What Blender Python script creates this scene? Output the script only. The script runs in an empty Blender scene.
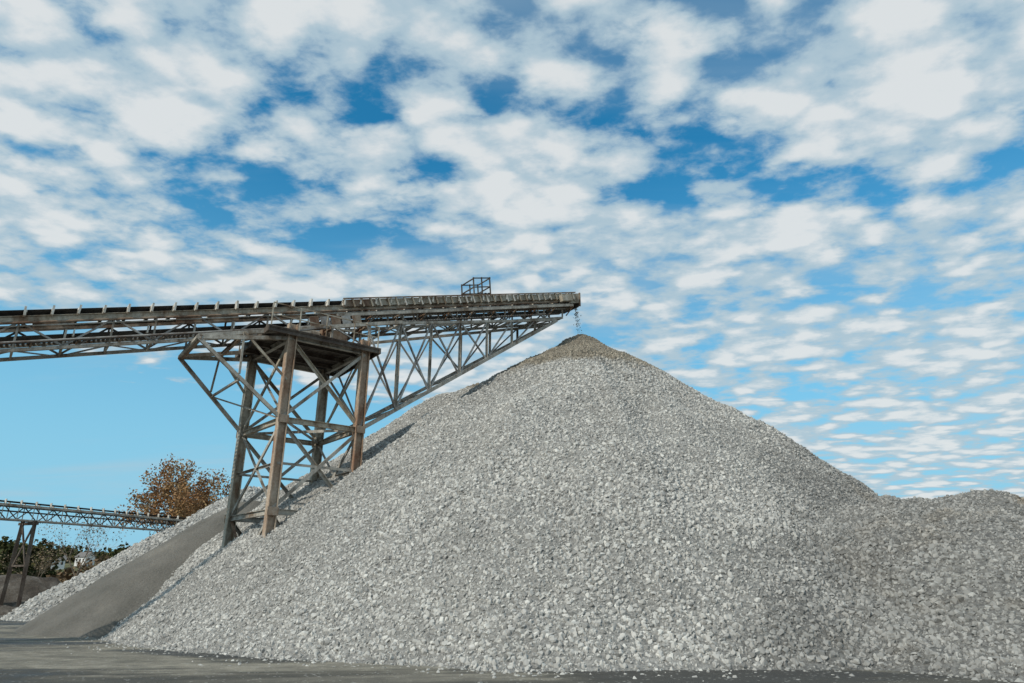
import bpy, bmesh, math, random
import numpy as np
from mathutils import Vector, Matrix, Quaternion
random.seed(7); rng=np.random.default_rng(7)
scene=bpy.context.scene
scene.view_settings.view_transform='Standard'
scene.view_settings.look='None'
scene.view_settings.exposure=0
def link(o,parent=None):
    scene.collection.objects.link(o)
    if parent: o.parent=parent
    return o
# ---------------------------------------------------------------- node helper
class NT:
    def __init__(s,tree): s.t=tree; s.n=tree.nodes; s.l=tree.links
    def new(s,typ,**kw):
        n=s.n.new(typ)
        for k,v in kw.items(): setattr(n,k,v)
        return n
    def set(s,sock,v):
        if isinstance(v,bpy.types.NodeSocket): s.l.new(v,sock)
        else: sock.default_value=v
    def math(s,op,a,b=0.0,c=0.0,clamp=False):
        n=s.new('ShaderNodeMath',operation=op,use_clamp=clamp)
        s.set(n.inputs[0],a); s.set(n.inputs[1],b); s.set(n.inputs[2],c)
        return n.outputs[0]
    def noise(s,vec,scale,detail=3,rough=.5,dist=0,dim='3D'):
        n=s.new('ShaderNodeTexNoise',noise_dimensions=dim)
        if vec is not None: s.l.new(vec,n.inputs['Vector'])
        n.inputs['Scale'].default_value=scale; n.inputs['Detail'].default_value=detail
        n.inputs['Roughness'].default_value=rough; n.inputs['Distortion'].default_value=dist
        return n.outputs['Fac']
    def ramp(s,fac,stops,interp='LINEAR'):
        n=s.new('ShaderNodeValToRGB'); cr=n.color_ramp; cr.interpolation=interp
        while len(cr.elements)<len(stops): cr.elements.new(.5)
        for e,(p,c) in zip(cr.elements,stops):
            e.position=p; e.color=(*c,1) if len(c)==3 else c
        s.l.new(fac,n.inputs[0]); return n.outputs[0]
    def mix(s,fac,a,b,mode='MIX'):
        n=s.new('ShaderNodeMix',data_type='RGBA',blend_type=mode)
        s.set(n.inputs[0],fac)
        s.set(n.inputs[6],a if isinstance(a,bpy.types.NodeSocket) else (*a,1))
        s.set(n.inputs[7],b if isinstance(b,bpy.types.NodeSocket) else (*b,1))
        return n.outputs[2]
    def smooth(s,v,lo,hi,a=0.,b=1.):
        n=s.new('ShaderNodeMapRange',interpolation_type='SMOOTHSTEP')
        s.set(n.inputs[0],v); s.set(n.inputs[1],lo); s.set(n.inputs[2],hi); s.set(n.inputs[3],a); s.set(n.inputs[4],b)
        return n.outputs[0]
    def mapping(s,vec,scale=(1,1,1),rot=(0,0,0),loc=(0,0,0)):
        n=s.new('ShaderNodeMapping'); s.l.new(vec,n.inputs[0])
        n.inputs['Scale'].default_value=scale; n.inputs['Rotation'].default_value=rot; n.inputs['Location'].default_value=loc
        return n.outputs[0]
def material(name):
    m=bpy.data.materials.new(name); m.use_nodes=True
    t=NT(m.node_tree); b=t.n['Principled BSDF']; b.inputs['Roughness'].default_value=.9
    b.inputs['Specular IOR Level'].default_value=.25
    g=t.new('ShaderNodeNewGeometry').outputs['Position']
    return m,t,b,g
def bump(t,b,h,strength=.5,dist=.05):
    n=t.new('ShaderNodeBump'); n.inputs['Strength'].default_value=strength; n.inputs['Distance'].default_value=dist
    t.l.new(h,n.inputs['Height']); t.l.new(n.outputs[0],b.inputs['Normal'])
# ---------------------------------------------------------------- materials
def zone_color(t,g,col,base=False):
    """large scale tone zones of the heap: darker and browner to the right, dusty crown"""
    sep=t.new('ShaderNodeSeparateXYZ'); t.l.new(g,sep.inputs[0])
    n1=t.noise(g,.22,4,.65)
    f=t.smooth(n1,.38,.62)
    col=t.mix(t.math('MULTIPLY',f,.55),col,(.78,.78,.78),'MULTIPLY')
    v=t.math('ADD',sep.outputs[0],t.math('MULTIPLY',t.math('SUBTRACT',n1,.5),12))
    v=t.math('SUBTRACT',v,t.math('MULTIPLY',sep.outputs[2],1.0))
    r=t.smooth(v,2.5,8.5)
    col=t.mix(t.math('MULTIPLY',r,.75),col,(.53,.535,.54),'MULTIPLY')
    br=t.math('MULTIPLY',t.smooth(n1,.46,.6),t.smooth(v,8.,13.))
    col=t.mix(t.math('MULTIPLY',br,.8),col,(1.15,.98,.78),'MULTIPLY')
    cap=t.smooth(t.math('ADD',sep.outputs[2],t.math('MULTIPLY',t.math('SUBTRACT',n1,.5),4)),12.7,13.7)
    col=t.mix(t.math('MULTIPLY',cap,.95),col,(.66,.595,.50),'MULTIPLY')
    return col
m_stone,t,b,g=material('crushed_stone')
b.inputs['Specular IOR Level'].default_value=.1
oi=t.new('ShaderNodeObjectInfo').outputs['Random']
col=t.ramp(oi,[(0,(.24,.235,.22)),(.2,(.38,.372,.35)),(.5,(.46,.45,.42)),(.85,(.525,.51,.475)),(1,(.64,.625,.58))])
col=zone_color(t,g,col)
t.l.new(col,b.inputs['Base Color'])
m_bed,t,b,g=material('gravel_bed')
n=t.noise(g,9,5,.7)
col=t.ramp(n,[(.35,(.15,.148,.14)),(.6,(.36,.35,.325))])
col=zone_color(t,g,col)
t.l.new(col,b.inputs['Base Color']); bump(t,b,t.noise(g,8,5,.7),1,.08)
m_sand,t,b,g=material('stone_dust')
n=t.noise(g,.4,5,.6); n2=t.noise(g,14,4,.7)
col=t.ramp(n,[(.3,(.12,.115,.10)),(.55,(.17,.16,.14)),(.75,(.25,.23,.195))])
col=t.mix(.5,col,t.ramp(n2,[(.3,(.6,.6,.6)),(.7,(1.1,1.1,1.1))]),'MULTIPLY')
sep=t.new('ShaderNodeSeparateXYZ'); t.l.new(g,sep.inputs[0])
col=t.mix(t.smooth(sep.outputs[2],5.5,8.5),col,(.30,.255,.19))
t.l.new(col,b.inputs['Base Color']); bump(t,b,t.noise(g,5,6,.7),.8,.15)
m_dirt,t,b,g=material('dirt')
n=t.noise(g,.7,6,.7)
col=t.ramp(n,[(.3,(.06,.05,.042)),(.5,(.12,.10,.08)),(.7,(.26,.24,.21))])
t.l.new(col,b.inputs['Base Color']); bump(t,b,t.noise(g,3,6,.8),1,.4)
m_lime,t,b,g=material('limestone')
col=t.ramp(t.noise(g,2,5,.7),[(.3,(.5,.5,.5)),(.7,(.75,.75,.74))])
t.l.new(col,b.inputs['Base Color'])
# ground
m_ground,t,b,g=material('quarry_yard')
sep=t.new('ShaderNodeSeparateXYZ'); t.l.new(g,sep.inputs[0])
mp=t.mapping(g,(.11,.34,1),(0,0,.10))
n1=t.noise(mp,1.0,6,.62,.8); n2=t.noise(g,1.4,6,.7); n3=t.noise(g,30,3,.7)
col=t.ramp(n1,[(.38,(.065,.062,.055)),(.45,(.13,.125,.108)),(.50,(.24,.225,.185)),(.60,(.34,.315,.26))])
col=t.mix(.7,col,t.ramp(n2,[(.35,(.5,.5,.5)),(.65,(1.15,1.13,1.08))]),'MULTIPLY')
col=t.mix(.6,col,t.ramp(n3,[(.35,(.55,.55,.55)),(.7,(1.2,1.2,1.2))]),'MULTIPLY')
near=t.smooth(t.math('ADD',sep.outputs[1],t.math('MULTIPLY',t.math('SUBTRACT',n1,.5),16)),15.5,18.5)
col=t.mix(near,t.mix(.65,col,(.055,.053,.048)),col)
vc=t.new('ShaderNodeTexVoronoi'); vc.inputs['Scale'].default_value=7; t.l.new(g,vc.inputs['Vector'])
chips=t.math('MULTIPLY',t.math('LESS_THAN',vc.outputs['Distance'],.22),t.math('GREATER_THAN',n2,.50))
col=t.mix(t.math('MULTIPLY',chips,.75),col,(.38,.37,.34))
far=t.smooth(sep.outputs[1],70,110)
gr=t.ramp(t.noise(g,.05,6,.7),[(.35,(.06,.07,.025)),(.6,(.13,.12,.05))])
col=t.mix(far,col,gr)
t.l.new(col,b.inputs['Base Color'])
t.l.new(t.ramp(n1,[(.40,(.50,.50,.50)),(.5,(.95,.95,.95))]),b.inputs['Roughness'])
h=t.math('ADD',t.math('MULTIPLY',n2,.8),t.math('MULTIPLY',n3,.25)); bump(t,b,h,.9,.12)
def metal(name,c1,c2,c3,scale=1.3,rough=.7):
    m,t,b,g=material(name)
    n=t.noise(t.mapping(g,(1,1,.45)),scale,6,.7)
    col=t.ramp(n,[(.36,c1),(.5,c2),(.64,c3)])
    col=t.mix(.6,col,t.ramp(t.noise(g,9,4,.7),[(.35,(.5,.48,.45)),(.65,(1.1,1.1,1.1))]),'MULTIPLY')
    t.l.new(col,b.inputs['Base Color']); b.inputs['Roughness'].default_value=rough
    return m
m_rust=metal('rusted_steel',(.15,.08,.05),(.26,.18,.125),(.35,.29,.23))
m_leg=metal('rust_stained_paint',(.28,.16,.10),(.44,.33,.24),(.54,.46,.37),.9)
m_tan=metal('dusty_steel',(.21,.14,.09),(.41,.36,.28),(.54,.50,.42))
m_grey=metal('weathered_galvanised_steel',(.19,.145,.105),(.38,.355,.31),(.52,.49,.43))
m_dark=metal('dark_steel',(.06,.04,.03),(.10,.08,.065),(.17,.145,.12))
m_blue=metal('faded_paint_steel',(.18,.14,.115),(.33,.325,.31),(.46,.455,.43))
m_idler=metal('idler_bracket_steel',(.45,.40,.32),(.63,.60,.54),(.74,.72,.67),3)
m_rubber,t,b,g=material('belt_rubber')
t.l.new(t.ramp(t.noise(g,3,4,.6),[(.3,(.025,.025,.025)),(.7,(.09,.085,.08))]),b.inputs['Base Color'])
# ---------------------------------------------------------------- mesh builder
class B:
    def __init__(s): s.v=[]; s.f=[]
    def box(s,p,q,w,h,up=(0,0,1),off=(0,0)):
        p=Vector(p); q=Vector(q); d=q-p
        if d.length<1e-5: return
        d.normalize(); up=Vector(up)
        if abs(d.dot(up))>.98: up=Vector((.8,.6,0))
        a=d.cross(up).normalized(); c=a.cross(d).normalized()
        p=p+a*off[0]+c*off[1]; q=q+a*off[0]+c*off[1]
        i=len(s.v)
        for e in (p,q):
            for sa,sc in((-1,-1),(1,-1),(1,1),(-1,1)): s.v.append(e+a*(w/2*sa)+c*(h/2*sc))
        s.f+=[(i,i+3,i+2,i+1),(i+4,i+5,i+6,i+7)]
        for k in range(4): s.f.append((i+k,i+(k+1)%4,i+4+(k+1)%4,i+4+k))
    def ibeam(s,p,q,w,h,up=(0,0,1),t=.03):
        s.box(p,q,w,t,up,(0,h/2)); s.box(p,q,w,t,up,(0,-h/2)); s.box(p,q,t,h-t-.004,up)
    def angle(s,p,q,w,up=(0,0,1),t=.015):
        s.box(p,q,w,t,up,(0,w/2)); s.box(p,q,t,w-.003,up,(w/2-t/2-.001,0))
    def cyl(s,p,q,r,n=12,r2=None):
        p=Vector(p); q=Vector(q); d=(q-p).normalized(); up=Vector((0,0,1)) if abs(d.z)<.95 else Vector((1,0,0))
        a=d.cross(up).normalized(); c=a.cross(d); i=len(s.v); r2=r if r2 is None else r2
        for e,rr in((p,r),(q,r2)):
            for k in range(n):
                an=2*math.pi*k/n; s.v.append(e+a*math.cos(an)*rr+c*math.sin(an)*rr)
        for k in range(n): s.f.append((i+k,i+(k+1)%n,i+n+(k+1)%n,i+n+k))
        s.f.append(tuple(i+k for k in range(n))[::-1]); s.f.append(tuple(i+n+k for k in range(n)))
    def quad(s,*pts):
        i=len(s.v); s.v+= [Vector(p) for p in pts]; s.f.append(tuple(range(i,i+len(pts))))
    def obj(s,name,mat,parent=None):
        me=bpy.data.meshes.new(name); me.from_pydata([tuple(v) for v in s.v],[],s.f); me.materials.append(mat)
        o=bpy.data.objects.new(name,me); return link(o,parent)
def empty(name):
    e=bpy.data.objects.new(name,None); e.empty_display_size=1; return link(e)
# ---------------------------------------------------------------- heightfields
def vnoise(x,y,seed=0):
    xi=np.floor(x).astype(np.int64); yi=np.floor(y).astype(np.int64); fx=x-xi; fy=y-yi
    fx=fx*fx*(3-2*fx); fy=fy*fy*(3-2*fy)
    def h(a,b_):
        n=(a*374761393+b_*668265263+seed*144269)&0x7fffffff
        n=((n^(n>>13))*1274126177)&0x7fffffff
        return ((n^(n>>16))&0xffff)/65535.
    return (h(xi,yi)*(1-fx)+h(xi+1,yi)*fx)*(1-fy)+(h(xi,yi+1)*(1-fx)+h(xi+1,yi+1)*fx)*fy
def fbm(x,y,seed=0,o=4):
    r=0;a=.5
    for k in range(o): r=r+a*(vnoise(x*2**k,y*2**k,seed+k)-.5); a*=.5
    return r*2
def smax(a,b_,k=.5):
    h=np.clip(.5+.5*(a-b_)/k,0,1); return b_*(1-h)+a*h+k*h*(1-h)
def segdist(x,y,ax,ay,bx,by):
    dx,dy=bx-ax,by-ay; t=np.clip(((x-ax)*dx+(y-ay)*dy)/(dx*dx+dy*dy),0,1)
    return np.hypot(x-ax-t*dx,y-ay-t*dy),t
def grid_mesh(name,x0,x1,y0,y1,res,func,mat,cut=-.06,attrs=None):
    nx=int((x1-x0)/res)+1; ny=int((y1-y0)/res)+1
    X,Y=np.meshgrid(np.linspace(x0,x1,nx),np.linspace(y0,y1,ny)); Z=func(X,Y)
    idx=np.arange(nx*ny).reshape(ny,nx)
    q=np.stack([idx[:-1,:-1],idx[:-1,1:],idx[1:,1:],idx[1:,:-1]],-1).reshape(-1,4)
    zf=Z.ravel(); keep=(zf[q].max(1)>cut); q=q[keep]
    used=np.unique(q); remap=-np.ones(nx*ny,np.int64); remap[used]=np.arange(len(used)); q=remap[q]
    co=np.stack([X.ravel(),Y.ravel(),zf],-1)[used]
    me=bpy.data.meshes.new(name)
    me.vertices.add(len(co)); me.vertices.foreach_set('co',co.ravel())
    me.loops.add(len(q)*4); me.loops.foreach_set('vertex_index',q.ravel().astype(np.int32))
    me.polygons.add(len(q)); me.polygons.foreach_set('loop_start',np.arange(len(q),dtype=np.int32)*4)
    me.update(calc_edges=True); me.polygons.foreach_set('use_smooth',np.ones(len(q),bool))
    me.materials.append(mat)
    if attrs:
        for k,fn in attrs.items():
            a=me.attributes.new(k,'FLOAT','POINT'); a.data.foreach_set('value',fn(co[:,0],co[:,1],co[:,2]).astype(np.float32))
    me.validate(); o=bpy.data.objects.new(name,me); return link(o)
PX,PY=4.3,40.0
def main_h(x,y):
    dx,dy=x-PX,y-PY; r=np.hypot(dx,dy); th=np.arctan2(dy,dx)
    r0=r
    cc=np.clip(r/8,0,1); c2=np.clip((r-17.5)/4,0,1)
    r=r*(1+cc*(.145*np.exp(-((th+.40)/.75)**2)+.010*np.sin(5*th+1))+c2*.028*np.exp(-((th+2.3)/.5)**2))
    prof_r=[0,.4,1.0,2.3,3.6,6.2,12,19.2,21.6,23.4,60]
    prof_h=[16.65,16.55,16.25,15.25,14.6,12.95,9.0,3.45,1.3,-.02,-20]
    z=np.interp(r,prof_r,prof_h)
    d,t=segdist(x,y,1.2,40.2,-4.4,40.8)
    z2=14.5-1.6*t-np.interp(d,[0,.8,3,12,15.5,60],[0,.35,2.0,9.2,12.4,60])
    z=smax(z,z2,.6)
    d,t=segdist(x,y,-4.4,40.8,-8.0,39.2)
    z3=12.9-2.8*t-np.interp(d,[0,.8,3,12,15.5,60],[0,.3,1.9,9.3,12.8,60])
    z=smax(z,z3,.6)
    z=z+fbm(x*.25,y*.25,3,3)*.5*np.clip(r0/8,0,1)
    a=fbm(th*9,r0*.08,11,3)*.35*np.clip((r0-2)/8,0,1)
    return z+a
def right_h(x,y):
    d,t=segdist(x,y,12.9,24.,21.,22.6); d2,t2=segdist(x,y,21.,22.6,40.,24.)
    top1=4.95-.35*t; top2=4.6-.3*t2
    bumps=fbm(x*.7,y*.3,23,3)*.5
    ex=np.clip((x-8)/5,0,1)*np.clip((24-y)/4,0,1)*1.6
    p=lambda d: np.interp(d,[0,.5,1.5,6.0,8.5,60],[0,-.12,-.75,-3.9,-5.1,-30])
    d=d/(1+ex*.22); d2=d2/(1+ex*.22)
    return np.maximum(top1+p(d),top2+p(d2))+bumps+fbm(x*.3,y*.3,29,3)*.4
def gravel_h(x,y):
    z=smax(main_h(x,y),right_h(x,y),.7)
    z=z+fbm(x*1.2,y*1.2,41,3)*.18
    return np.where(z<.0,np.maximum(z*.3,-.035) ,z*1.0)
def raw(x,y): return smax(main_h(x,y),right_h(x,y),.7)
def dens(x,y,z):
    rw=raw(x,y)
    d=np.where(y<43,np.interp(z,[0,4,10,16],[180,165,130,120]),8.)
    d=np.where(x>30,10.,d)
    d=np.where(rw<0.05, 90*np.exp(rw*3.0) ,d)
    d=np.where((rw<-2.0),0,d)
    return d
def ssize(x,y,z):
    rw=raw(x,y)
    s=1.0-.20*np.clip((x-9)/8,0,1)*np.clip((9-z)/3,0,1)
    s=s*np.where(z>14.0,.65,1)*(1+.40*fbm(x*.3,y*.3,77,2))
    s=s*np.where(rw<0,.8,1)
    return s
def gravel_clip(x,y):
    z=gravel_h(x,y); rw=raw(x,y)
    return np.where(rw<-2.0,-1.0,z)
gravel=grid_mesh('gravel_pile',-24,44,8,68,.25,gravel_clip,m_bed,cut=-.5,attrs={'dens':dens,'ssize':ssize})
# rocks (angular crushed stone)
rock_coll=bpy.data.collections.new('crushed_stone_pieces')
for k in range(14):
    r=np.random.default_rng(100+k); n=r.integers(13,20)
    p=r.normal(size=(n,3)); p/=np.linalg.norm(p,axis=1)[:,None]; p*=r.uniform(.42,.54,(n,1))
    p*=np.array([1.0,r.uniform(.70,.95),r.uniform(.58,.85)])
    bm=bmesh.new(); vs=[bm.verts.new(c) for c in p]
    res=bmesh.ops.convex_hull(bm,input=vs)
    loose=[v for v in bm.verts if not v.link_faces]
    bmesh.ops.delete(bm,geom=loose,context='VERTS')
    bmesh.ops.recalc_face_normals(bm,faces=bm.faces)
    me=bpy.data.meshes.new('stone_%d'%k); bm.to_mesh(me); bm.free(); me.materials.append(m_stone)
    rock_coll.objects.link(bpy.data.objects.new('stone_%d'%k,me))
def scatter(obj,smin,smax_,seed,power=2.8):
    ng=bpy.data.node_groups.new('stone_scatter','GeometryNodeTree')
    ng.interface.new_socket('Geometry',in_out='INPUT',socket_type='NodeSocketGeometry')
    ng.interface.new_socket('Geometry',in_out='OUTPUT',socket_type='NodeSocketGeometry')
    N=ng.nodes.new; L=ng.links.new
    gi=N('NodeGroupInput'); go=N('NodeGroupOutput')
    dp=N('GeometryNodeDistributePointsOnFaces'); dp.inputs['Seed'].default_value=seed
    na=N('GeometryNodeInputNamedAttribute'); na.data_type='FLOAT'; na.inputs[0].default_value='dens'
    ns=N('GeometryNodeInputNamedAttribute'); ns.data_type='FLOAT'; ns.inputs[0].default_value='ssize'
    L(gi.outputs[0],dp.inputs['Mesh']); L(na.outputs[0],dp.inputs['Density'])
    ci=N('GeometryNodeCollectionInfo'); ci.inputs[0].default_value=rock_coll
    ci.inputs[1].default_value=True; ci.inputs[2].default_value=True
    ip=N('GeometryNodeInstanceOnPoints'); L(dp.outputs['Points'],ip.inputs['Points']); L(ci.outputs[0],ip.inputs['Instance'])
    ip.inputs['Pick Instance'].default_value=True
    rr=N('FunctionNodeRandomValue'); rr.data_type='FLOAT_VECTOR'; rr.inputs[0].default_value=(0,0,0); rr.inputs[1].default_value=(6.28,6.28,6.28)
    L(rr.outputs[0],ip.inputs['Rotation'])
    rs=N('FunctionNodeRandomValue'); rs.data_type='FLOAT'; rs.inputs[2].default_value=0; rs.inputs[3].default_value=1; rs.inputs['Seed'].default_value=9
    pw=N('ShaderNodeMath'); pw.operation='POWER'; L(rs.outputs[1],pw.inputs[0]); pw.inputs[1].default_value=power
    mu=N('ShaderNodeMath'); mu.operation='MULTIPLY_ADD'; L(pw.outputs[0],mu.inputs[0]); mu.inputs[1].default_value=smax_-smin; mu.inputs[2].default_value=smin
    m2=N('ShaderNodeMath'); m2.operation='MULTIPLY'; L(mu.outputs[0],m2.inputs[0]); L(ns.outputs[0],m2.inputs[1])
    L(m2.outputs[0],ip.inputs['Scale'])
    j=N('GeometryNodeJoinGeometry'); L(gi.outputs[0],j.inputs[0]); L(ip.outputs[0],j.inputs[0]); L(j.outputs[0],go.inputs[0])
    md=obj.modifiers.new('stones','NODES'); md.node_group=ng
scatter(gravel,.058,.235,3)
# stone dust heap + gravel heap behind + dirt mound + limestone
def dust_h(x,y):
    r1=np.hypot(x+13.9,y-48); z1=9.1-np.where(r1<.8,r1*r1*.4,.26+(r1-.8)*.70)
    r2=np.hypot(x+14.2,y-37.5); z2=6.4-np.where(r2<.8,r2*r2*.4,.26+(r2-.8)*.74)
    z=smax(z1,z2,1.0); th=np.arctan2(y-47,x+15)
    return z+fbm(x*.35,y*.35,51,3)*.3+fbm(th*8,z*.1,52,3)*.25+fbm(x*2,y*2,53,2)*.04
grid_mesh('stone_dust_pile',-34,4,26,68,.25,dust_h,m_sand,cut=-.1)
def back_h(x,y):
    r1,t_=segdist(x,y,-20.4,54,-17,66); z1=9.2-np.where(r1<.8,r1*r1*.4,.26+(r1-.8)*.68)
    return z1+fbm(x*.3,y*.3,61,3)*.5
bg=grid_mesh('gravel_pile.001',-44,0,36,84,.4,back_h,m_bed,cut=-.1,attrs={'dens':lambda x,y,z:np.where(y<58,34.,4.),'ssize':lambda x,y,z:x*0+1.4})
scatter(bg,.10,.30,5)
def dirt_h(x,y):
    r=np.hypot((x+40)/1.5,(y-58)); z=3.1-r*.42
    return z+fbm(x*.35,y*.35,71,4)*1.4-.2
grid_mesh('dirt_mound',-60,-22,42,74,.4,dirt_h,m_dirt,cut=-.1)
def lime_h(x,y):
    r=np.hypot(x+44.5,y-58); return 3.0-r*.6+fbm(x*.5,y*.5,81,3)*.5
grid_mesh('limestone_pile',-60,-36,48,70,.4,lime_h,m_lime,cut=-.1)
# ---------------------------------------------------------------- ground & hill
def ground():
    me=bpy.data.meshes.new('ground'); bm=bmesh.new()
    xs=[-3000,-800,-300,-120,-60]+list(np.arange(-40,46,2.))+[60,120,300,800,3000]
    ys=[-2000,-400,-60,-20,-4]+list(np.arange(0,60,2.))+[70,90,130,300,800,3000]
    V=[[bm.verts.new((x,y,0)) for x in xs] for y in ys]
    for j in range(len(ys)-1):
        for i in range(len(xs)-1): bm.faces.new((V[j][i],V[j][i+1],V[j+1][i+1],V[j+1][i]))
    bm.to_mesh(me); bm.free(); me.materials.append(m_ground); link(bpy.data.objects.new('ground',me))
ground()
m_hill,t,b,g=material('hill_grass')
t.l.new(t.ramp(t.noise(g,.03,6,.75),[(.35,(.035,.05,.02)),(.5,(.09,.09,.04)),(.65,(.17,.15,.075))]),b.inputs['Base Color'])
def hill_h(x,y):
    r=np.abs(y-(340+.0003*x*x)); return 16*np.exp(-(r/90)**2)-1.5+fbm(x*.01,y*.01,5,3)*4
grid_mesh('hills',-700,700,150,560,8,hill_h,m_hill,cut=-.5)
# ---------------------------------------------------------------- foliage
def leafmat(name,stops):
    m,t,b,g=material(name)
    n=t.noise(g,.5,3,.6); n2=t.new('ShaderNodeTexWhiteNoise'); t.l.new(t.mapping(g,(3,3,3)),n2.inputs[0])
    v=t.math('ADD',t.math('MULTIPLY',n,.8),t.math('MULTIPLY',n2.outputs[0],.2))
    t.l.new(t.ramp(v,stops),b.inputs['Base Color']); b.inputs['Specular IOR Level'].default_value=.1
    return m
m_aut=leafmat('autumn_leaves',[(.35,(.17,.085,.045)),(.5,(.31,.17,.08)),(.65,(.40,.27,.13))])
m_dry=leafmat('dry_twigs',[(.35,(.16,.12,.08)),(.6,(.27,.21,.14))])
m_green=leafmat('dark_foliage',[(.35,(.022,.032,.014)),(.5,(.045,.055,.02)),(.65,(.11,.085,.03))])
m_bark,t,b,g=material('bark')
t.l.new(t.ramp(t.noise(g,2,5,.7),[(.3,(.14,.11,.08)),(.7,(.28,.23,.18))]),b.inputs['Base Color'])
def tree(name,pos,H,nleaf,leafsize,lm,seed,depth=6,spread=.55,jit=.35):
    rd=random.Random(seed); e=empty(name); W=B(); tips=[]
    def grow(p,d,L,r,k):
        segs=3; 
        for i in range(segs):
            d=(d+Vector((rd.gauss(0,.09),rd.gauss(0,.09),rd.gauss(.02,.06)))).normalized()
            q=p+d*L/segs; r2=r*(.88)
            W.cyl(p,q,r,5 if k<3 else 3,r2); 
            if k>=3: tips.append(q.copy())
            if k>=1 and i<2 and k<depth and rd.random()<.6:
                a=Quaternion(d,rd.uniform(0,6.28))@d.orthogonal().normalized()
                grow(q,(d+a*rd.uniform(.6,1.1)).normalized(),L*.55,r2*.5,k+2)
            p,r=q,r2
        if k>=depth: return
        nb=rd.choice([2,3,3]) if k<2 else 2
        a0=rd.uniform(0,6.28)
        for j in range(nb):
            a=Quaternion(d,a0+j*6.28/nb+rd.uniform(-.4,.4))@d.orthogonal().normalized()
            nd=(d+a*rd.uniform(spread*.6,spread*1.3)+Vector((0,0,.08))).normalized()
            grow(p,nd,L*rd.uniform(.68,.86),r*.66,k+1)
    grow(Vector(pos)+Vector((0,0,-.1)),Vector((0,0,1)),H*.24,H*.016,0)
    W.obj('trunk_and_branches',m_bark,e)
    if nleaf:
        F=B()
        for i in range(nleaf):
            c=rd.choice(tips)+Vector((rd.gauss(0,jit),rd.gauss(0,jit),rd.gauss(0,jit)))
            a=Vector((rd.gauss(0,1),rd.gauss(0,1),rd.gauss(0,1))).normalized(); o_=a.orthogonal().normalized(); s=leafsize*rd.uniform(.5,1.3)
            F.quad(c-a*s,c+o_*s*.6,c+a*s,c-o_*s*.6)
        F.obj('leaves',lm,e)
    return e
tree('autumn_tree',(-36.3,84,0),18.6,15000,.155,m_aut,5,spread=.62,jit=.36)
tree('autumn_tree',(-40,90,0),13,8000,.15,m_aut,9)
tree('autumn_tree',(-46,95,0),11,4000,.15,m_aut,31)
tree('bare_tree',(-52,86,0),13.5,700,.12,m_dry,13)
tree('bare_tree',(-60,92,0),9,500,.12,m_dry,17)
tree('autumn_tree',(-30,96,0),15,4500,.15,m_aut,23)
def leafmass(name,mat,centers,seed,n,ls):
    r=np.random.default_rng(seed); F=B()
    for (x,y,z,rx,rz) in centers:
        for i in range(n):
            d=r.normal(size=3); d/=np.linalg.norm(d); d*=r.uniform(.35,1.05)
            c=Vector((x+d[0]*rx,y+d[1]*rx,z+d[2]*rz+rz*.8))
            a=Vector(r.normal(size=3)).normalized(); o_=a.orthogonal().normalized(); s=ls*r.uniform(.5,1.4)
            F.quad(c-a*s,c+o_*s*.8,c+a*s,c-o_*s*.8)
    return F.obj(name,mat)
r=np.random.default_rng(3)
cs=[]
for i in range(230):
    x=r.uniform(-430,60) if i%2 else r.uniform(-300,-120); y=r.uniform(325,400) if i%3 else r.uniform(215,280); h=r.uniform(3,6.0); 
    if y<290 and -195<x*300/y<-172: continue
    z=float(hill_h(np.array([x]),np.array([y]))[0]); cs.append((x,y,z-1,h*r.uniform(.8,1.3),h))
leafmass('distant_treeline',m_green,cs,1,120,.95)
cs=[(r.uniform(-64,-25),r.uniform(96,112),r.uniform(-.3,1),r.uniform(1.5,3),r.uniform(1.6,3.4)) for i in range(60)]
cs+=[(r.uniform(-90,-60),r.uniform(90,100),-.3,r.uniform(1.5,3),r.uniform(.8,1.6)) for i in range(20)]
leafmass('brush_thicket',leafmat('brown_brush',[(.35,(.07,.05,.03)),(.5,(.15,.10,.06)),(.65,(.24,.17,.10))]),cs,2,260,.3)
cs=[(r.uniform(-90,-72.0),110+r.uniform(-4,4),r.uniform(0,5.4),2.4,2.4) for i in range(30)]
leafmass('green_tree_clump',m_green,cs,3,240,.35)
# houses
m_wall,t,b,g=material('white_siding'); b.inputs['Base Color'].default_value=(.72,.72,.70,1)
m_roof,t,b,g=material('grey_shingle'); t.l.new(t.ramp(t.noise(g,2,3,.6),[(.3,(.13,.125,.12)),(.7,(.22,.21,.2))]),b.inputs['Base Color'])
m_glass,t,b,g=material('window_glass'); b.inputs['Base Color'].default_value=(.03,.035,.04,1); b.inputs['Roughness'].default_value=.15
def house(x,y,z,w,d,h,rot):
    e=empty('white_house'); e.location=(x,y,z); e.rotation_euler=(0,0,rot)
    W=B(); W.box((-w/2,0,h/2-.5),(w/2,0,h/2-.5),d,h+1)
    for sx in(-1,1): W.quad((sx*w/2,-d/2,h),(sx*w/2,d/2,h),(sx*w/2,0,h+d*.38))
    W.obj('walls',m_wall,e)
    R=B(); o=.4
    for sy in(-1,1):
        a=Vector((0,sy*(d/2+o),h-o*.76)); c=Vector((0,0,h+d*.38)); mid=(a+c)/2
        dd=c-a; nrm=Vector((0,-dd.z,dd.y)).normalized(); 
        R.box(Vector((-w/2-o,mid.y,mid.z+.12)),Vector((w/2+o,mid.y,mid.z+.12)),dd.length,.15,up=nrm if nrm.z>0 else -nrm)
    R.box((w*.2,0,h+d*.2),(w*.2,0,h+d*.55),.8,.8)
    R.obj('roof',m_roof,e)
    G=B()
    for i in range(3):
        xx=-w/2+w*(i+.5)/3
        G.box((xx-.4,-d/2-.02,1.5),(xx+.4,-d/2-.02,1.5),.06,1.1)
    G.obj('windows',m_glass,e)
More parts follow.
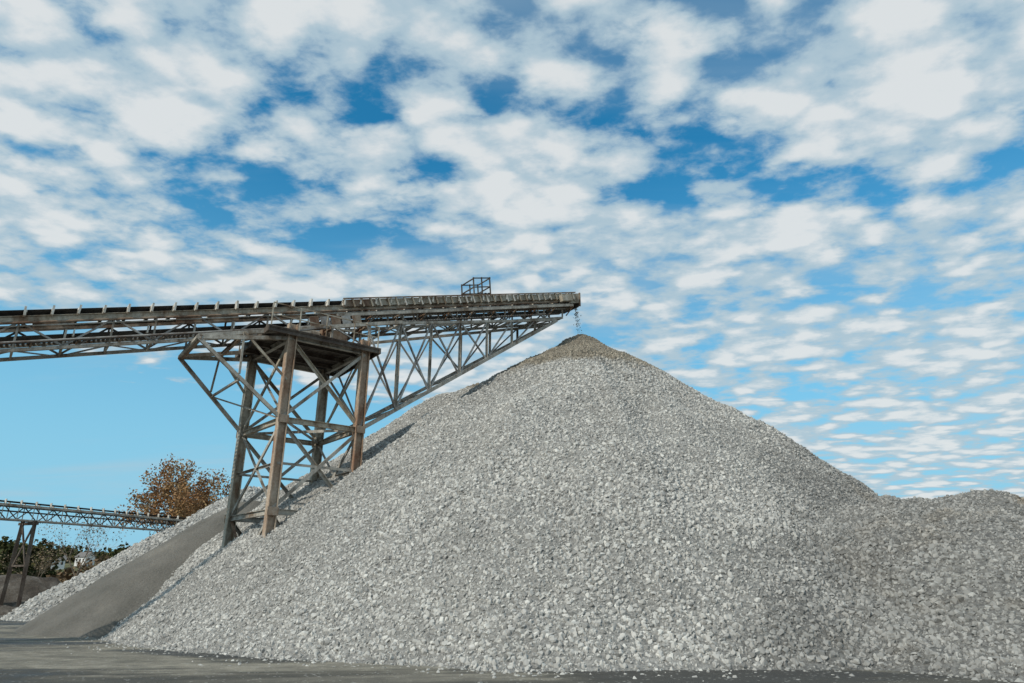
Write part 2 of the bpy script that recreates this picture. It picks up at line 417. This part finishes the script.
for (x,y,w,rt) in [(-193,303,6.5,.7),(-186,312,5.5,-.3)]:
    house(x,y,float(hill_h(np.array([x]),np.array([y]))[0])+1.0,w,5,2.9,rt)
# ---------------------------------------------------------------- main conveyor
HX,HY,HZ=3.9,40.0,18.9; SL=.290
S0=.60
def P(s,w,z,lvl=None):
    return Vector((HX-.8*s+.6*w, HY-.6*s-.8*w, (HZ-SL*s+z) if lvl is None else lvl))
conv=empty('belt_conveyor')
END=62
idl=B(); tan=B(); rust=B(); gry=B(); drk=B(); blu=B(); rub=B()
hw=.62
for w in(-hw,hw):
    tan.ibeam(P(S0,w,.02),P(END,w,.02),.12,.2,t=.02)
    rust.box(P(.8,w,-.42),P(END,w,-.42),.06,.12)
    gry.box(P(1.5,w,-1.18),P(END,w,-1.18),.12,.12)
    s=1.5; k=0
    while s<END-1.5:
        gry.box(P(s,w,-.1),P(s,w,-1.12),.07,.07)
        a,c=(s,s+1.45)
        if k%2: blu.box(P(a,w,-1.12),P(c,w,-.1),.07,.07)
        else: blu.box(P(a,w,-.1),P(c,w,-1.12),.07,.07)
        s+=1.45;k+=1
s=1.5;k=0
while s<END-1.5:
    gry.box(P(s,-hw,-1.18),P(s,hw,-1.18),.07,.07)
    if k%2: blu.box(P(s,-hw,-1.20),P(s+1.45,hw,-1.20),.05,.05)
    else: blu.box(P(s,hw,-1.20),P(s+1.45,-hw,-1.20),.05,.05)
    drk.box(P(s,-hw,-.1),P(s,hw,-.1),.07,.1)
    s+=1.45;k+=1
# belt (troughed carrying side, return side)
L_=[(-.62,.38),(-.27,.2),(.27,.2),(.62,.38)]
for (w0,z0),(w1,z1) in zip(L_[:-1],L_[1:]):
    rub.quad(P(S0,w0,z0),P(S0,w1,z1),P(END,w1,z1),P(END,w0,z0))
rub.box(P(S0+.2,0,-.62),P(END,0,-.62),1.0,.025)
# idlers
s=S0+.5
rdi=random.Random(12)
while s<END:
    for sg in(-1,1):
        idl.box(P(s,sg*.72,.08),P(s+rdi.uniform(-.03,.03),sg*.72,.42+rdi.uniform(-.04,.02)),.34,.07,up=(.8,.6,0))
        idl.box(P(s,sg*.30,.13),P(s,sg*.68,.33),.10,.10)
    drk.cyl(P(s,-.27,.12),P(s,.27,.12),.07,8)
    if int(s/.95)%3==0:
        drk.cyl(P(s,-.55,-.70),P(s,.55,-.70),.06,8)
        for sg in(-1,1): idl.box(P(s,sg*.7,-.80),P(s,sg*.7,-.5),.12,.05,up=(.8,.6,0))
    s+=.80
# skirt with ribs over the outer reach
for sg in(-1,1):
    s=S0
    while s<15.4:
        l=min(rdi.uniform(1.6,2.6),15.6-s)
        (tan if rdi.random()<.7 else rust).box(P(s,sg*.80,.20+rdi.uniform(-.02,.02)),P(s+l-.03,sg*.80,.20+rdi.uniform(-.02,.02)),.03,.34)
        s+=l
    s=S0+.1
    while s<15.4:
        (tan if rdi.random()<.6 else idl).box(P(s,sg*.86,-.04),P(s+.2,sg*.86,.42),.09,.07)
        s+=.46
    rust.box(P(S0,sg*.87,.41),P(15.6,sg*.87,.41),.08,.05)
def walkway(s0,s1,w0,w1,z,rail=True):
    s=s0
    while s<s1:
        drk.box(P(s,w0,z),P(s,w1,z),.10,.035); s+=.16
    gry.box(P(s0,w1,z-.02),P(s1,w1,z-.02),.05,.14); gry.box(P(s0,w0+.02,z-.02),P(s1,w0+.02,z-.02),.05,.12)
    s=s0
    while s<s1:
        rust.box(P(s,w0-.1,z-.11),P(s,w1,z-.11),.07,.08)
        rust.box(P(s,w1,z-.11),P(s,hw,z-.5),.05,.05)
        s+=1.45
walkway(1.2,16.0,.68,1.3,-.55)
walkway(15.5,END-8,-1.35,-.68,-.45)
for (w,z,rr,bb,s0,s1) in[(.78,-.18,.045,rust,2,END),(.76,-.30,.03,gry,1,END),(.80,-.92,.04,blu,3,END),(-.8,-.3,.05,rust,2,END),(.95,-1.0,.025,drk,2,40)]:
    bb.cyl(P(s0,w,z),P(s1,w,z),rr,6)
s=15.8;rdm=random.Random(4)
while s<END:
    Lp=rdm.uniform(.8,1.35)
    if rdm.random()<.7:
        (rust if rdm.random()<.6 else drk).box(P(s,hw+.06,-.28),P(s+Lp,hw+.06,-.28),.02,.30)
    s+=1.45
# maintenance guard rail cage near the head
ca=B()
c0,c1=6.9,8.0
for w in(-.5,.7):
    for s in(c0,(c0+c1)/2,c1): ca.box(P(s,w,.3),P(s+.1,w,1.55),.06,.06)
    for z in(.95,1.5): ca.box(P(c0+.05,w,z),P(c1+.1,w,z),.055,.055)
for s in(c0,c1):
    for z in(.95,1.5): ca.box(P(s+.05,-.5,z),P(s+.05,.7,z),.055,.055)
for k in range(5): ca.box(P(c0+.05+k*.25,-.5,.56),P(c0+.05+k*.25,.7,.56),.16,.03)
ca.obj('inspection_cage',m_dark,conv)
# head pulley and hood
drk.cyl(P(S0-.05,-.6,.02),P(S0-.05,.6,.02),.34,18)
tan.cyl(P(S0-.05,.66,.02),P(S0-.05,.80,.02),.17,12)
for sg in(-1,1):
    tan.box(P(S0+.5,sg*.735,.05),P(S0-.45,sg*.735,.05),.04,.62)
    rust.box(P(S0-.45,sg*.76,.4),P(S0-.45,sg*.76,-.5),.09,.09)
drk.box(P(S0-.4,-.70,-.28),P(S0-.4,.70,-.28),.05,.5)
tan.box(P(1.9,.97,.0),P(1.1,.97,.0),.35,.4)
bur=B(); s=S0
while s<END:
    z=rdm.uniform(.30,.42); bur.box(P(s,0,z-.08),P(s+.35,0,z-.08),rdm.uniform(.45,.7),.22); s+=.36
# ------------- cantilever boom truss
Zr=8.3; Zp=11.9
SA=[(18.2,2.0),(18.6,-2.0)]; SB=[(14.8,2.0),(15.05,-2.0)]
tip_s=2.0
for (sB,w),(sA,_) in zip(SB,SA):
    wt=.62*(1 if w>0 else -1)
    n=7
    low=[];up=[]
    for k in range(n+1):
        f=k/n; s=sB+(tip_s-sB)*f; ww=w+(wt-w)*f
        zb=Zr+(HZ-SL*tip_s-1.35-Zr)*f
        low.append(P(s,ww,0,lvl=zb)); up.append(P(s,ww,-1.30))
    gry.box(low[0],low[-1],.17,.17)
    gry.box(up[0],up[-1],.13,.13)
    for k in range(n):
        if k>0: gry.angle(low[k],up[k],.10)
        blu.box(low[k],up[k+1],.075,.075)
        if k<4: blu.box(up[k],low[k+1],.075,.075)
    if w>0: Ln,Un=low,up
    else: Lf,Uf=low,up
for k in range(1,8):
    gry.box(Ln[k],Lf[k],.08,.08)
    if k<7:
        blu.box(Ln[k],Lf[k+1] if k%2 else Lf[k-1],.055,.055)
        gry.box(Un[k],Uf[k],.08,.08)
# ------------- tower
leg=B(); leg2=B()
A=SA[0];C=SA[1];Bq=SB[0];D=SB[1]
for i,(s,w) in enumerate([A,C,Bq,D]):
    (leg if w>0 else leg2).ibeam(P(s,w,0,lvl=-.3),P(s,w,0,lvl=Zp+ (.6 if w>0 else .1)),.36,.34,up=(.8,.6,0),t=.04)
def T(sw,z): return P(sw[0],sw[1],0,lvl=z)
faces=[(A,Bq),(C,D),(A,C),(Bq,D)]
levels=[.5,4.6,Zr,Zp]
for (a,c) in faces:
    for z0,z1 in zip(levels[:-1],levels[1:]):
        bb=gry if z0>1 else rust
        bb.angle(T(a,z0+.1),T(c,z1-.1),.13); (tan if z0>5 else gry).angle(T(c,z0+.1),T(a,z1-.1),.13)
    for z in levels[1:]:
        (tan if z==Zr else gry).ibeam(T(a,z),T(c,z),.16,.2,t=.02)
for (a,c) in faces: gry.angle(T(a,6.5),T(c,6.5),.10)
gry.angle(T(A,Zr),T(D,Zr),.12); gry.angle(T(C,Zr),T(Bq,Zr),.12)
for q in(A,C,Bq,D):
    for z in(4.6,Zr):
        sg=1 if q[1]>0 else -1
        rust.box(P(q[0]-.22,q[1]+sg*.20,0,lvl=z),P(q[0]+.22,q[1]+sg*.20,0,lvl=z),.02,.32)
# knee brace bracket
KS=21.8
for (a,w) in((A,2.0),(C,-2.0)):
    tip=P(KS,w*.8,-1.35); 
    gry.box(tip,T(a,Zr),.14,.14)
    gry.box(tip,P(a[0],w,0,lvl=Zp-.05),.13,.16)
    tan.box(P(20.1,w*.9,-1.3),T(a,10.0),.09,.09)
    gry.box(P(20.1,w*.9,-1.3),T(a,Zr+.3).lerp(tip,.52),.08,.08)
    gry.box(P(KS,w*.8,-1.3),P(13,w,-1.3),.14,.16)
for s in(21.7,20.1,18.3,16.5,14.8):
    w=2.0 if s<18.5 else 1.7
    rust.ibeam(P(s,-w,-1.38),P(s,w,-1.38),.12,.16,t=.02)
gry.box(P(KS,-1.6,-1.35),P(KS,1.6,-1.35),.12,.12)
gry.box(T(C,Zr).lerp(P(KS,-1.6,-1.35),.5),T(A,Zr).lerp(P(KS,1.6,-1.35),.5),.09,.09)
gry.box(T(C,Zr).lerp(P(KS,-1.6,-1.35),.5),T(A,Zr),.07,.07)
plat=B()
s=14.3
while s<19.3:
    plat.box(P(s,-2.35,0,lvl=Zp+.22),P(s,2.35,0,lvl=Zp+.22),.22,.05); s+=.245
for w in(-2.3,-1.2,0,1.2,2.3): plat.ibeam(P(14.2,w,0,lvl=Zp+.08),P(19.3,w,0,lvl=Zp+.08),.10,.16,t=.02)
for s in(14.2,19.3): plat.box(P(s,-2.38,0,lvl=Zp+.10),P(s,2.38,0,lvl=Zp+.10),.06,.26)
plat.obj('service_platform',m_dark,conv)
for s in(14.6,16.4,18.2):
    for w in(-.9,.9,-1.9,1.9):
        gry.box(P(s,w,0,lvl=Zp+.25),P(s,w,-1.3),.10,.10)
    blu.box(P(s,-1.9,0,lvl=Zp+.25),P(s,.9,-1.3),.06,.06)
for w in(-1.9,1.9):
    blu.box(P(14.6,w,0,lvl=Zp+.3),P(16.4,w,-1.3),.06,.06); blu.box(P(18.2,w,0,lvl=Zp+.3),P(16.4,w,-1.3),.06,.06)
    for s in(14.3,15.5,16.8,18.0,19.2): tan.box(P(s,w*1.2,0,lvl=Zp+.25),P(s,w*1.2,0,lvl=Zp+1.3),.045,.045)
    for z in(.75,1.28): tan.box(P(14.3,w*1.2,0,lvl=Zp+z),P(19.2,w*1.2,0,lvl=Zp+z),.04,.04)
rust.box(P(15.4,1.0,0,lvl=Zp+.65),P(16.6,1.0,0,lvl=Zp+.65),.6,.7)
gry.cyl(P(16.7,1.0,0,lvl=Zp+.65),P(17.5,1.0,0,lvl=Zp+.65),.26,12)
for k in range(5): (blu if k%2 else rust).box(P(14.9+k*.5,1.55,-.98),P(15.3+k*.5,1.55,-.98),.04,.55)
for s in(36,50):
    zt=HZ-SL*s-1.25
    for w in(-1,1):
        leg2.ibeam(P(s,w*1.6,0,lvl=-.2),P(s,w*.7,0,lvl=zt),.2,.2,up=(.8,.6,0),t=.025)
    gry.box(P(s,-1.2,0,lvl=zt*.5),P(s,1.2,0,lvl=zt*.5),.12,.12)
for bb,nm,m in((idl,'idlers',m_idler),(tan,'stringers_and_skirts',m_tan),(rust,'rusted_members',m_rust),(gry,'lattice_chords',m_grey),(drk,'rollers_and_grating',m_dark),(blu,'lattice_bracing',m_blue),(rub,'belt',m_rubber),(bur,'belt_burden',m_bed),(leg,'tower_front_legs',m_leg),(leg2,'tower_rear_legs',m_tan)):
    bb.obj(nm,m,conv)
fs=empty('falling_gravel'); rd=random.Random(8)
F=B()
for i in range(170):
    f=rd.random()**1.7; z=18.5-1.7*f; x=4.0+.13-.10*(1-f)+rd.gauss(0,.06+.05*f); y=39.8+rd.gauss(0,.10)
    src=rock_coll.objects[i%14].data; s=rd.uniform(.035,.085); q=Quaternion((rd.gauss(0,1),rd.gauss(0,1),rd.gauss(0,1),rd.gauss(0,1))).normalized()
    k=len(F.v); F.v+=[q@(v.co*s)+Vector((x,y,z)) for v in src.vertices]; F.f+=[tuple(k+j for j in p.vertices) for p in src.polygons]
F.obj('stones',m_sand,fs)
# ---------------------------------------------------------------- second conveyor
c2=empty('belt_conveyor')
a0=Vector((-37.2,50,7.5)); a1=Vector((-31.0,70,8.0)); dv=(a1-a0).normalized(); st=a0-dv*14; Ltot=(a1-st).length
hx=Vector((dv.x,dv.y,0)).normalized(); nw=Vector((hx.y,-hx.x,0))
def Q(s,w,z): return st+dv*s+nw*w+Vector((0,0,z))
g1=B();g2=B();g3=B()
for w in(-.5,.5):
    g1.box(Q(0,w,.0),Q(Ltot,w,.0),.12,.16); g1.box(Q(0,w,-1.0),Q(Ltot,w,-1.0),.1,.1)
    s=0;k=0
    while s<Ltot-1.2:
        g1.box(Q(s,w,0),Q(s,w,-1.0),.06,.06)
        g2.box(Q(s,w,-1.0 if k%2 else 0),Q(s+1.2,w,0 if k%2 else -1.0),.06,.06); s+=1.2;k+=1
s=0
while s<Ltot:
    for w in(-.6,.6): g3.box(Q(s,w,.05),Q(s,w,.38),.16,.06,up=hx)
    g2.box(Q(s,-.5,-1.0),Q(s,.5,-1.0),.06,.06); s+=1.2
g4=B(); g4.box(Q(0,0,.26),Q(Ltot,0,.26),1.0,.03); g4.box(Q(0,0,-.4),Q(Ltot,0,-.4),.9,.03)
g4.cyl(Q(Ltot,-.5,.05),Q(Ltot,.5,.05),.26,12)
for ss in(17.0,4.0,33.0):
    for w in(-1,1):
        p=Q(ss,w*.6,-1.0); g5=Q(ss,w*.9,0); g5.z=-.2; g2.box(p,g5,.26,.26)
    g2.box(Q(ss,-.6,-4.2),Q(ss,.6,-1.2),.1,.1); g2.box(Q(ss,.6,-4.2),Q(ss,-.6,-1.2),.1,.1)
    a=Q(ss,-.8,-4.2); c=Q(ss,.8,-4.2); g2.box(a,c,.14,.14)
    g2.box(Q(ss,-.9,-1.2),Q(ss,.9,-1.2),.2,.2)
g1.obj('truss_chords',m_grey,c2); g2.obj('bracing_and_bents',m_dark,c2); g3.obj('idlers',m_idler,c2); g4.obj('belt',m_rubber,c2)
# ---------------------------------------------------------------- light
sdir=Vector((-.60,-.62,.66)).normalized()
el=math.asin(sdir.z); az=math.atan2(sdir.x,sdir.y)
sd=bpy.data.lights.new('sun','SUN'); sd.energy=3.1; sd.angle=math.radians(.5); sd.color=(1,.93,.82)
so=link(bpy.data.objects.new('sun',sd)); so.rotation_euler=(-sdir).to_track_quat('-Z','Y').to_euler(); so.location=(-20,-30,40)
w=bpy.data.worlds.new('World'); scene.world=w; w.use_nodes=True
t=NT(w.node_tree); bgn=t.n['Background']
sky=t.new('ShaderNodeTexSky',sky_type='NISHITA'); sky.sun_disc=False; sky.sun_elevation=el; sky.sun_rotation=az
sky.air_density=1.0; sky.dust_density=.6; sky.ozone_density=2.0
co=t.new('ShaderNodeTexCoord').outputs['Generated']
sp=t.new('ShaderNodeSeparateXYZ'); t.l.new(co,sp.inputs[0])
zz=t.math('ADD',t.math('MAXIMUM',sp.outputs[2],0),.10)
px=t.math('DIVIDE',sp.outputs[0],zz); py=t.math('DIVIDE',sp.outputs[1],zz)
cb=t.new('ShaderNodeCombineXYZ'); t.l.new(px,cb.inputs[0]); t.l.new(py,cb.inputs[1]); pl=cb.outputs[0]
m1=t.mapping(pl,(1,1.25,1),(0,0,.30),(3.1,1.7,0))
cover=t.noise(m1,2.1,2,.5)
puff=t.noise(m1,7.0,4,.5,.15)
vor=t.new('ShaderNodeTexVoronoi',feature='SMOOTH_F1'); vor.inputs['Scale'].default_value=7.2; vor.inputs['Smoothness'].default_value=.5
wv=t.new('ShaderNodeVectorMath',operation='ADD'); nz=t.new('ShaderNodeTexNoise'); nz.inputs['Scale'].default_value=5; nz.inputs['Detail'].default_value=5; t.l.new(m1,nz.inputs['Vector'])
sc=t.new('ShaderNodeVectorMath',operation='SCALE'); t.l.new(nz.outputs['Color'],sc.inputs[0]); sc.inputs['Scale'].default_value=.26
t.l.new(m1,wv.inputs[0]); t.l.new(sc.outputs[0],wv.inputs[1]); t.l.new(wv.outputs[0],vor.inputs['Vector'])
cell=t.math('SUBTRACT',1.0,t.math('MULTIPLY',vor.outputs['Distance'],1.3))
fine=t.noise(m1,19,5,.62,.2)
d=t.math('ADD',t.math('MULTIPLY',cover,.66),t.math('MULTIPLY',puff,.62))
d=t.math('ADD',d,t.math('MULTIPLY',fine,.34))
d=t.math('ADD',d,t.math('MULTIPLY',cell,.38))
clr=t.math('SUBTRACT',py,t.math('MULTIPLY',px,.75))
d=t.math('SUBTRACT',d,t.smooth(clr,2.7,3.9,0.,.62))
mask=t.smooth(d,.74,.975)
streak=t.noise(t.mapping(pl,(.35,1.1,1),(0,0,-.1),(7,2,0)),1.3,6,.6,.4)
mask2=t.math('MULTIPLY',t.smooth(streak,.46,.74),.6)
mask=t.math('SUBTRACT',1.0,t.math('MULTIPLY',t.math('SUBTRACT',1.0,mask),t.math('SUBTRACT',1.0,mask2)))
mask=t.math('MULTIPLY',mask,.94)
thick=t.smooth(t.math('ADD',d,t.math('MULTIPLY',t.math('SUBTRACT',cell,.5),.22)),.87,1.17)
ccol=t.mix(thick,(4.4,5.7,6.5),(7.5,7.8,7.85))
skyt=t.mix(1.0,sky.outputs[0],(.24,1.35,1.60),'MULTIPLY')
skyc=t.mix(t.smooth(sp.outputs[2],.02,.60),(2.9,6.0,7.8),skyt)
final=t.mix(mask,skyc,ccol)
t.l.new(final,bgn.inputs[0]); bgn.inputs[1].default_value=.1
# ---------------------------------------------------------------- camera
cd=bpy.data.cameras.new('camera'); cd.lens=24; cd.sensor_width=36; cd.clip_end=6000
cam=link(bpy.data.objects.new('camera',cd)); cam.location=(0,0,1.7); cam.rotation_euler=(math.radians(110),0,0)
scene.camera=cam
